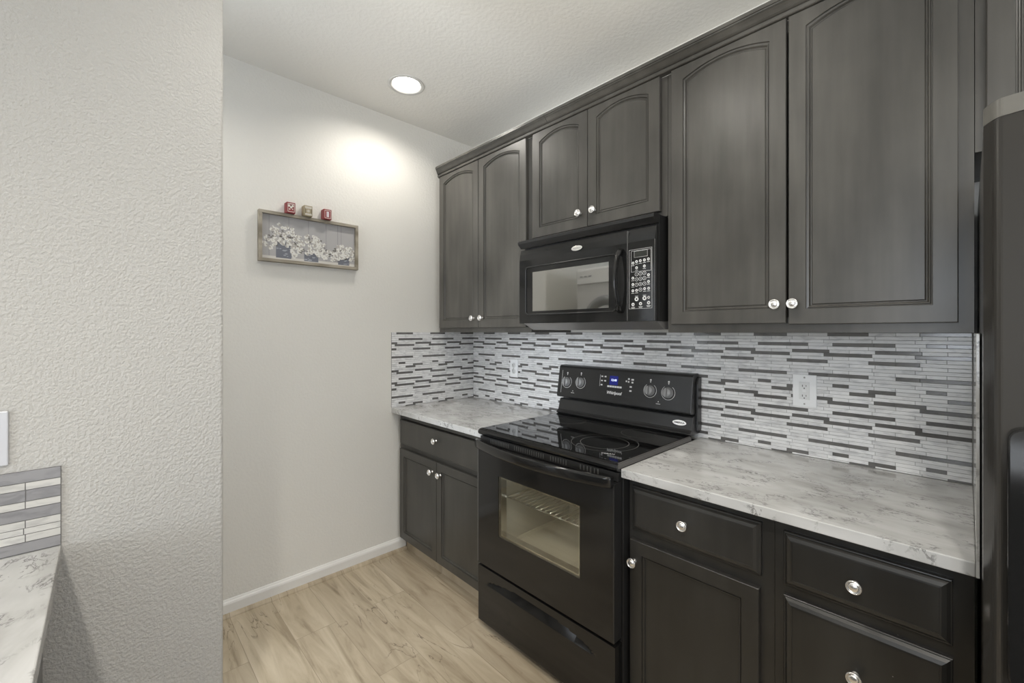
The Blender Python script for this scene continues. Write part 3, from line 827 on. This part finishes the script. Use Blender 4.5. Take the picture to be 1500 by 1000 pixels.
# door with bowed top and framed window
mx0, mx1, mz0, mz1 = 0.9085, 1.5430, 1.4385, 1.8150
ox0, ox1, oz0, oz1 = 1.000, 1.4530, 1.4975, 1.6950
def mwface(u): return -0.412 - 0.006 * math.sin(PI * min(max(u, 0), 1))
mb = MB()
FY = -0.414
mb.box(mx0, ox0, FY, -.388, mz0, 1.735); mb.box(ox1, mx1, FY, -.388, mz0, 1.735); mb.box(ox0, ox1, FY, -.388, mz0, oz0); mb.box(ox0, ox1, FY, -.388, oz1, 1.735)
mb.prism([(-.388, 1.735), (FY, 1.735), (FY + .0005, 1.760), (FY + .004, 1.790), (FY + .012, 1.815), (-.388, 1.815)], 'x', mx0, mx1)
mdoor = recalc(build('door', mb, M_BLK, t, loc=((mx0 + mx1) / 2, -.39, mz0)))
# raised rounded frame round the window
def rrect(x0, x1, z0, z1, r, n=6):
    P = []
    for cx, cz, a in ((x1 - r, z0 + r, -PI / 2), (x1 - r, z1 - r, 0), (x0 + r, z1 - r, PI / 2), (x0 + r, z0 + r, PI)):
        for i in range(n + 1): P.append((cx + r * math.cos(a + PI / 2 * i / n), cz + r * math.sin(a + PI / 2 * i / n)))
    return P


pf = [(p[0], FY - .003, p[1]) for p in rrect(0.957, 1.492, 1.482, 1.722, .016)]; pf.append(pf[0])
build('window_bead', MB().tube(pf, .0028, 6), M_BLKS, mdoor)
build('window_glass', MB().box(ox0 + .0004, ox1 - .0004, FY + .001, FY + .004, oz0 + .0004, oz1 - .0004), M_MWGL, mdoor)
build('window_backing', MB().box(ox0 + .0004, ox1 - .0004, FY + .010, FY + .014, oz0 + .0004, oz1 - .0004), mat('mesh_screen', (0.10, .10, .095), .5), mdoor)
LM = Matrix.Translation((1.283, FY - .0002, 1.776)) @ Matrix.Rotation(PI / 2 - .12, 4, 'X')
lb = MB(); flat(lb, LM, ellipse(.031, .0120), .0025); flat(lb, LM, ellipse(.027, .0088), .0032); lo = build('oval_badge', lb, M_NICKEL, mdoor, bevel=.0005)
build('badge_lettering', MB().text('Whirlpool', .0105, LM @ Matrix.Translation((0, 0, .0034)), shear=.25, depth=.0002), M_KNOBG, lo)
hp = []
for i in range(25):
    u = i / 24; z = 1.478 + (1.736 - 1.478) * u; hp.append((1.513, FY - .004 - .040 * math.sin(PI * u) ** .6, z))
build('handle', MB().tube(hp, .013, 12, r2=.008), M_BLK, mdoor)
build('seam_trim', MB().box(1.5431, 1.5441, FY - .0008, -.39, 1.4400, 1.8100), M_STEEL, mdoor)
# control panel
mp = MB().box(1.5455, 1.6660, FY, -.388, 1.4385, 1.735).prism([(-.388, 1.735), (FY, 1.735), (FY + .0005, 1.760), (FY + .004, 1.790), (FY + .012, 1.815), (-.388, 1.815)], 'x', 1.5455, 1.6660)
pn = recalc(build('control_panel', mp, M_BLK, t, loc=(1.6, -.39, 1.4385)))
kp = MB(); S = 0.109 / 292.0
def kxy(px, py): return (1.5510 + (px - 70) * .1050 / 288.0, 1.732 - (py - 100) * (1.732 - 1.484) / 725.0)
BM = Matrix.Translation((0, FY - .0001, 0)) @ Matrix.Rotation(PI / 2, 4, 'X')
# plotted in the panel plane: x to the right, z up
def circ(x, z, r, w):
    M = BM @ Matrix.Translation((x, z, 0)); arc2(kp, M, r, w, 0, 2 * PI, 14)
def label_bar(x, z, w_): flat(kp, BM, rct(x, z, w_, .0016))
cols3 = [(165, 212, 260), (0,)]
x = lambda p: kxy(p, 0)[0]; z = lambda p: kxy(0, p)[1]
digits = '123456789'
for r_, py in enumerate((402, 462, 525)):
    for c_, px in enumerate((166, 213, 261)):
        circ(x(px), z(py + (1 - c_) * 3), .0078, .0013); kp.text(digits[r_ * 3 + c_], .0085, BM @ Matrix.Translation((x(px), z(py + (1 - c_) * 3), 0)), depth=.0002)
circ(x(213), z(590), .0078, .0013); kp.text('0', .0085, BM @ Matrix.Translation((x(213), z(590), 0)), depth=.0002)
for px, py in ((122, 268), (166, 255), (212, 250), (261, 247), (309, 242), (166, 328), (261, 318), (120, 447), (120, 522), (120, 597), (310, 425), (310, 503), (312, 582), (166, 595), (264, 582)):
    circ(x(px), z(py), .0058, .0034); label_bar(x(px), z(py + 30), .013)
for px, py in ((166, 698), (263, 692)): circ(x(px), z(py), .0088, .0050); label_bar(x(px), z(py - 34), .014)
for px, py in ((122, 760), (215, 755), (312, 748)): circ(x(px), z(py), .0068, .0040); label_bar(x(px), z(py + 34), .018); label_bar(x(px), z(py + 44), .014)
circ(x(312), z(686), .0055, .0025)
def frame2(x0, x1, z0, z1, w_=.0010):
    for a in ((x0, x1, z0, z0 + w_), (x0, x1, z1 - w_, z1), (x0, x0 + w_, z0, z1), (x1 - w_, x1, z0, z1)): flat(kp, BM, [(a[0], a[2]), (a[1], a[2]), (a[1], a[3]), (a[0], a[3])])
frame2(x(72), x(352), z(812), z(108)); frame2(x(98), x(342), z(375), z(125)); frame2(x(135), x(298), z(205), z(130), .0008)
build('keypad_print', kp, M_PRINT, pn)
lc = MB(); flat(lc, BM, [(x(140), z(200)), (x(293), z(200)), (x(293), z(136)), (x(140), z(136))], .0006); build('display', lc, mat('lcd_off', (.03, .032, .028), .2), pn)
build('side_trim', MB().box(1.6662, 1.6690, -.408, -.386, 1.4385, 1.8150), M_BLKS, t)
tr = MB().prism([(-0.400, 1.4380), (-0.330, 1.4050), (-0.060, 1.4050), (-0.030, 1.4380)], 'x', 0.925, 1.664)
recalc(build('bottom_tray', tr, M_STEEL, t, bevel=.001))
ft = MB()
for x_ in (1.05, 1.34):
    ft.box(x_, x_ + .20, -.30, -.12, 1.4035, 1.4049)
build('grease_filter', ft, M_CHROME, t)

# ------------------------------------------------------------------ refrigerator
FX0 = 2.5268; FX1 = FX0 + .90
build('edge_trim', MB().box(1.6652, 1.6660, FY - .0008, -.4135, 1.4400, 1.7600), M_STEEL, pn)
t = thing('refrigerator', 'glossy black refrigerator at the right edge of the kitchen run', 'refrigerator', ((FX0 + FX1) / 2, -.42, 0))
build('body', MB().box(FX0, FX1, -0.775, -0.03, 0.03, 1.765), M_FRIDGE, t, bevel=.006)
def doorface(x0, x1, yf, z0, z1, cap=0.0):
    P = [(x0, -0.782)]; n = 160
    for i in range(n + 1):
        u = i / n; edge = min(1, (min(u, 1 - u) * (x1 - x0)) / .022); y = -0.815 - .030 * math.sin(edge * PI / 2) - .028 * math.sin(PI * u)
        P.append((x0 + (x1 - x0) * u, y - cap))
    P.append((x1, -0.782)); return MB().prism(P, 'z', z0, z1, smooth=False)
mid = FX0 + .40
for a, b, lab in ((FX0, mid - .003, 0), (mid + .003, FX1, 1)):
    d = recalc(build('door', doorface(a, b, 0, 0.10, 1.768), M_FRIDGE, t, loc=((a + b) / 2, -.79, .1)))
    for p in d.data.polygons: p.use_smooth = False
    recalc(build('top_cap', doorface(a, b, 0, 1.7685, 1.800, .001), M_FRIDGEC, d))
    hx = b - .035 if lab == 0 else a + .035
    build('handle', MB().tube([(hx, -.865, .55), (hx, -.915, .60), (hx, -.92, 1.0), (hx, -.92, 1.4), (hx, -.915, 1.5), (hx, -.865, 1.55)], .012, 12), M_FRIDGE, d)
    if lab == 0:
        P = rrect(FX0 + .026, FX0 + .30, .80, 1.235, .02)
        recalc(build('dispenser_surround', MB().prism(P, 'y', -.884, -.84), M_BLK, d, bevel=.003))
build('base_grille', MB().box(FX0 + .01, FX1 - .01, -.80, -.776, .02, .095), M_BLKM, t)
for q in (FX0 + .06, FX1 - .06):
    for y in (-.70, -.10): build('foot', MB().lathe([(.02, 0), (.02, .0305)], (q, y, 0), 'z', 16), M_BLKM, t)

# ------------------------------------------------------------------ picture and blocks on the left wall
PY0, PY1, PZ0, PZ1 = -1.409, -0.888, 1.7600, 2.0220
t = thing('framed_picture', 'long framed picture of white flowers in jars on the left wall', 'picture', (0, (PY0 + PY1) / 2, PZ0))
M_FRAME = mat('weathered_grey_wood', (0.30, 0.27, 0.21), 0.6)
nf = N(M_FRAME, 'ShaderNodeTexNoise'); nf.inputs['Scale'].default_value = 30; L(M_FRAME, coords(M_FRAME, (1, .25, .6)), nf.inputs['Vector'])
L(M_FRAME, ramp(M_FRAME, nf.outputs[0], [(.3, (.20, .175, .13)), (.7, (.42, .38, .31))]), bsdf(M_FRAME).inputs['Base Color'])
fw_, fd = .016, .030
fm = MB().box(.001, fd, PY0, PY1, PZ0, PZ0 + fw_).box(.001, fd, PY0, PY1, PZ1 - fw_, PZ1).box(.001, fd, PY0, PY0 + fw_, PZ0 + fw_, PZ1 - fw_).box(.001, fd, PY1 - fw_, PY1, PZ0 + fw_, PZ1 - fw_)
build('frame', fm, M_FRAME, t, bevel=.001)
PM = [mat('print_boards', (.42, .41, .41), .6), mat('print_board_gap', (.26, .25, .26), .6), mat('print_petals', (.72, .71, .67), .6), mat('print_petal_shade', (.46, .44, .41), .6), mat('print_leaves', (.13, .12, .10), .6), mat('print_jar', (.16, .17, .20), .5), mat('print_jar_pale', (.34, .36, .40), .5), mat('print_shelf', (.62, .60, .56), .6), mat('print_centre', (.30, .24, .12), .6)]
pc = MB(); a0, a1, c0, c1 = PY0 + fw_, PY1 - fw_, PZ0 + fw_, PZ1 - fw_
pc.box(.002, .012, a0, a1, c0, c1, 0)
def flatx(yc, zc, pts, lay, mi):
    k = len(pc.v); xx = .0122 + .0000035 * lay
    for p, q in pts:
        pc.v.append((xx, min(max(yc + p, a0 + .0005), a1 - .0005), min(max(zc + q, c0 + .0005), c1 - .0005)))
    pc.face([k + i for i in range(len(pts))], mi)
def blob(yc, zc, r, lay, mi, n=9, sq=1.0, jag=.15):
    flatx(yc, zc, [(math.cos(2 * PI * i / n) * r * (1 + random.uniform(-jag, jag)), math.sin(2 * PI * i / n) * r * sq * (1 + random.uniform(-jag, jag))) for i in range(n)], lay, mi)
for gy in (a0 + .035, a0 + .13, a0 + .23, a0 + .325, a0 + .39, a0 + .41): flatx(gy, (c0 + c1) / 2, rct(0, 0, .0022, c1 - c0), 1, 1)
flatx((a0 + a1) / 2, c0 + .008, rct(0, 0, a1 - a0, .016), 2, 7)
W_ = a1 - a0
jars = [(a0 + .105, c0 + .052, .075, .085), (a0 + .245, c0 + .034, .075, .055), (a0 + .425, c0 + .030, .065, .048)]
for jy, jz, jw, jh in jars:
    flatx(jy, jz, rct(0, 0, jw, jh), 3, 5)
    for q in range(14): blob(jy + random.uniform(-jw / 2, jw / 2) * .85, jz + random.uniform(-jh / 2, jh / 2) * .85, random.uniform(.004, .010), 4 + q % 2, random.choice((5, 6, 6)), sq=.45)
lay = 7
for (jy, jz, jw, jh), n_, sp, top in zip(jars, (62, 70, 56), (.095, .10, .085), (.105, .10, .07)):
    for q in range(70):
        a = random.uniform(0, PI); r = random.random() ** .6
        blob(jy + math.cos(a) * sp * r, jz + jh * .35 + math.sin(a) * top * r - .008, random.uniform(.004, .009), lay, 4, 5, sq=.5, jag=.5); lay += 1
    for q in range(n_):
        a = random.uniform(-.35, PI + .35); r = random.random() ** .55; fy, fz = jy + math.cos(a) * sp * r, jz + jh * .35 + math.sin(a) * top * r
        R_ = random.uniform(.008, .0125)
        for p in range(5):
            an = 2 * PI * p / 5 + random.random(); blob(fy + math.cos(an) * R_ * .55, fz + math.sin(an) * R_ * .5, R_ * .55, lay + (p % 3), 2 if random.random() < .6 else 3, 7); 
        blob(fy, fz, R_ * .18, lay + 3, 8, 6); lay += 2
canvas = build('print', pc, PM, t)

def block(y, label, kind):
    s_ = .0215; hz = .0285; zc = PZ1 + .0006 + hz; xx = .0035
    t = thing('toy_block', label, 'block', (xx + s_, y, PZ1 + .0006), 'small blocks on the picture frame')
    base = M_TAN if kind == 1 else M_REDP
    build('body', MB().box(xx, xx + .044, y - s_, y + s_, zc - hz, zc + hz), base, t, bevel=.002)
    f = MB(); X = xx + .0442
    def bx(y0, y1, z0, z1, mi, d=.0006): f.box(X, X + d, y + y0, y + y1, zc + z0 * 1.33, zc + z1 * 1.33, mi)
    q = s_ * .78
    if kind == 0:
        for a in ((-q, q, q * .82, q), (-q, q, -q, -q * .86), (-q, -q * .88, -q, q), (q * .88, q, -q, q)): bx(*a, 0)
        pts = [(-.6, .55, .38), (.45, .6, .34), (0, .12, .36), (-.45, -.5, .24), (.4, -.45, .2)]
        for a, b, r in pts:
            k = len(f.v); n = 10
            for i in range(n): f.v.append((X + .0008, y + (a + math.cos(2 * PI * i / n) * r) * q, zc + (b + math.sin(2 * PI * i / n) * r) * q))
            f.face(range(k, k + n), 0)
        bx(-q * .2, q * .15, q * .35, q * .6, 1, .0012)
    elif kind == 1:
        for zz in (.9, .62, -.72, -.95): bx(-q, q, q * zz - .0013, q * zz + .0013, 0)
        for a in ((-q, -q * .88, -q * .7, q * .6), (q * .88, q, -q * .7, q * .6)): bx(*a, 1)
        for ro, ri, mi, d in ((.46, .34, 0, .0008), (.20, .0, 0, .0008)):
            k = len(f.v); n = 20
            for i in range(n):
                a = 2 * PI * i / n; f.v += [(X + d, y + math.cos(a) * ro * q, zc + (-.06 + math.sin(a) * ro) * q), (X + d, y + math.cos(a) * max(ri, .01) * q, zc + (-.06 + math.sin(a) * max(ri, .01)) * q)]
            for i in range(n): j = (i + 1) % n; f.face((k + 2 * i, k + 2 * j, k + 2 * j + 1, k + 2 * i + 1), mi)
    else:
        for a in ((-q, q, q * .9, q), (-q, q, -q, -q * .88), (-q, -q * .9, -q, q), (q * .9, q, -q, q)): bx(*a, 0)
        bx(-q * .42, q * .42, -q * .68, q * .68, 2, .0008); bx(-q * .10, q * .10, -q * .5, q * .45, 0, .0011); bx(-q * .26, q * .26, q * .38, q * .55, 0, .0011); bx(-q * .26, q * .26, -q * .58, -q * .42, 0, .0011)
    build('face_print', f, [M_CREAM, M_BROWN, M_LILAC], t)


block(-1.262, 'small red block with white blossom pattern, leftmost on the picture frame', 0)
block(-1.175, 'small tan block with a pale circle, middle one on the picture frame', 1)
block(-1.072, 'small red block with a pale lilac upright panel, rightmost on the picture frame', 2)

# ------------------------------------------------------------------ outlets and switch
def outlet(xc, zc, w_, h_, label, gfci):
    t = thing('wall_outlet', label, 'outlet', (xc, -.0065, zc - h_ / 2), 'white outlets on the backsplash')
    build('cover_plate', MB().box(xc - w_ / 2, xc + w_ / 2, -.0118, -.0063, zc - h_ / 2, zc + h_ / 2), M_WHITEP, t, bevel=.0015)
    if gfci:
        rc = build('receptacle', MB().box(xc - .0172, xc + .0172, -.0142, -.0119, zc - .034, zc + .034), M_GREYP, t, bevel=.0008)
        zs = (zc + .0185, zc - .0195)
        build('test_button', MB().box(xc - .007, xc + .007, -.0150, -.0143, zc - .0035, zc - .0002).box(xc - .007, xc + .007, -.0150, -.0143, zc + .0008, zc + .0040), M_WHITEP, rc)
    else:
        rc = build('receptacle', MB().lathe([(.0165, 0), (.0165, -.002), (0, -.002)], (xc, -.0119, zc + .020), 'y', 24).lathe([(.0165, 0), (.0165, -.002), (0, -.002)], (xc, -.0119, zc - .020), 'y', 24), M_GREYP, t); recalc(rc)
        zs = (zc + .022, zc - .018)
    yy = -.01425 if gfci else -.01395
    for z_ in zs:
        s = MB()
        s.box(xc - .0072, xc - .0050, yy - .0004, yy, z_ - .003, z_ + .0045); s.box(xc + .0050, xc + .0070, yy - .0004, yy, z_ - .002, z_ + .0040)
        s.lathe([(.0022, 0), (.0022, -.0004), (0, -.0004)], (xc, yy, z_ - .0085), 'y', 12)
        recalc(build('slots', s, M_SLOT, rc))
    for z_ in ((zc + h_ * .41, zc - h_ * .41) if gfci else (zc,)): recalc(build('screw', MB().lathe([(.0032, 0), (.0030, -.0009), (0, -.0011)], (xc, -.0119, z_), 'y', 14), M_STEEL, t))


outlet(0.443, 1.154, .072, .118, 'small white duplex outlet on the backsplash left of the stove', False)
outlet(2.0725, 1.1670, .078, .124, 'larger white outlet on the backsplash right of the stove', True)
t = thing('switch_plate', 'white switch plate on the near left wall at the photo edge', 'light switch', (1.0975, -2.19, 1.110))
build('cover_plate', MB().box(1.0975, 1.1035, -2.25, -2.128, 1.1105, 1.2265), M_SWITCH, t, bevel=.002)
for y in (-2.165, -2.213): build('rocker', MB().box(1.1036, 1.1065, y - .016, y + .016, 1.135, 1.202), M_SWITCH, t, bevel=.001)

# ------------------------------------------------------------------ laundry stack mirrored in the microwave window
M_APPL = mat('white_appliance', (.75, .75, .75), .3)
M_RINGG = mat('grey_door_ring', (.42, .43, .45), .3, .5)
def laundry(name, label, z0, panel_top):
    x0, x1, yf, yb = -0.12, 0.57, -2.20, -2.95
    t = thing(name, label, 'laundry machine', ((x0 + x1) / 2, -2.6, z0))
    build('body', MB().box(x0, x1, yb, yf, z0 + .001, z0 + 1.0), M_APPL, t, bevel=.012)
    build('control_panel', MB().box(x0 + .01, x1 - .01, yf + .0005, yf + .012, z0 + .85, z0 + .985), M_WHITEP, t, bevel=.004)
    pr = MB(); pr.lathe([(.03, 0), (.03, .02), (0, .022)], (.30, yf + .0125, z0 + .92), 'y', 24); recalc(build('dial', pr, M_RINGG, t))
    for i in range(5): build('button', MB().box(.38 + i * .03, .395 + i * .03, yf + .0125, yf + .015, z0 + .90, z0 + .94), M_RINGG, t)
    for i in range(3): build('indicator', MB().box(-.07 + i * .05, -.04 + i * .05, yf + .0125, yf + .015, z0 + .915, z0 + .925), M_RINGG, t)
    dr = MB(); dr.lathe([(.16, .0), (.16, .02), (.20, .045), (.235, .045), (.25, .02), (.25, 0)], ((x0 + x1) / 2, yf + .0005, z0 + .48), 'y', 48, cap=False); d = recalc(build('door', dr, M_RINGG, t))
    gl = MB(); gl.lathe([(.158, 0), (.158, .015), (.10, .03), (0, .035)], ((x0 + x1) / 2, yf + .0005, z0 + .48), 'y', 48); recalc(build('door_glass', gl, M_GREYP, d))
laundry('washing_machine', 'white front-loading washing machine standing in the laundry nook', 0.0, 0)
laundry('clothes_dryer', 'white clothes dryer stacked on the washing machine', 1.002, 1)
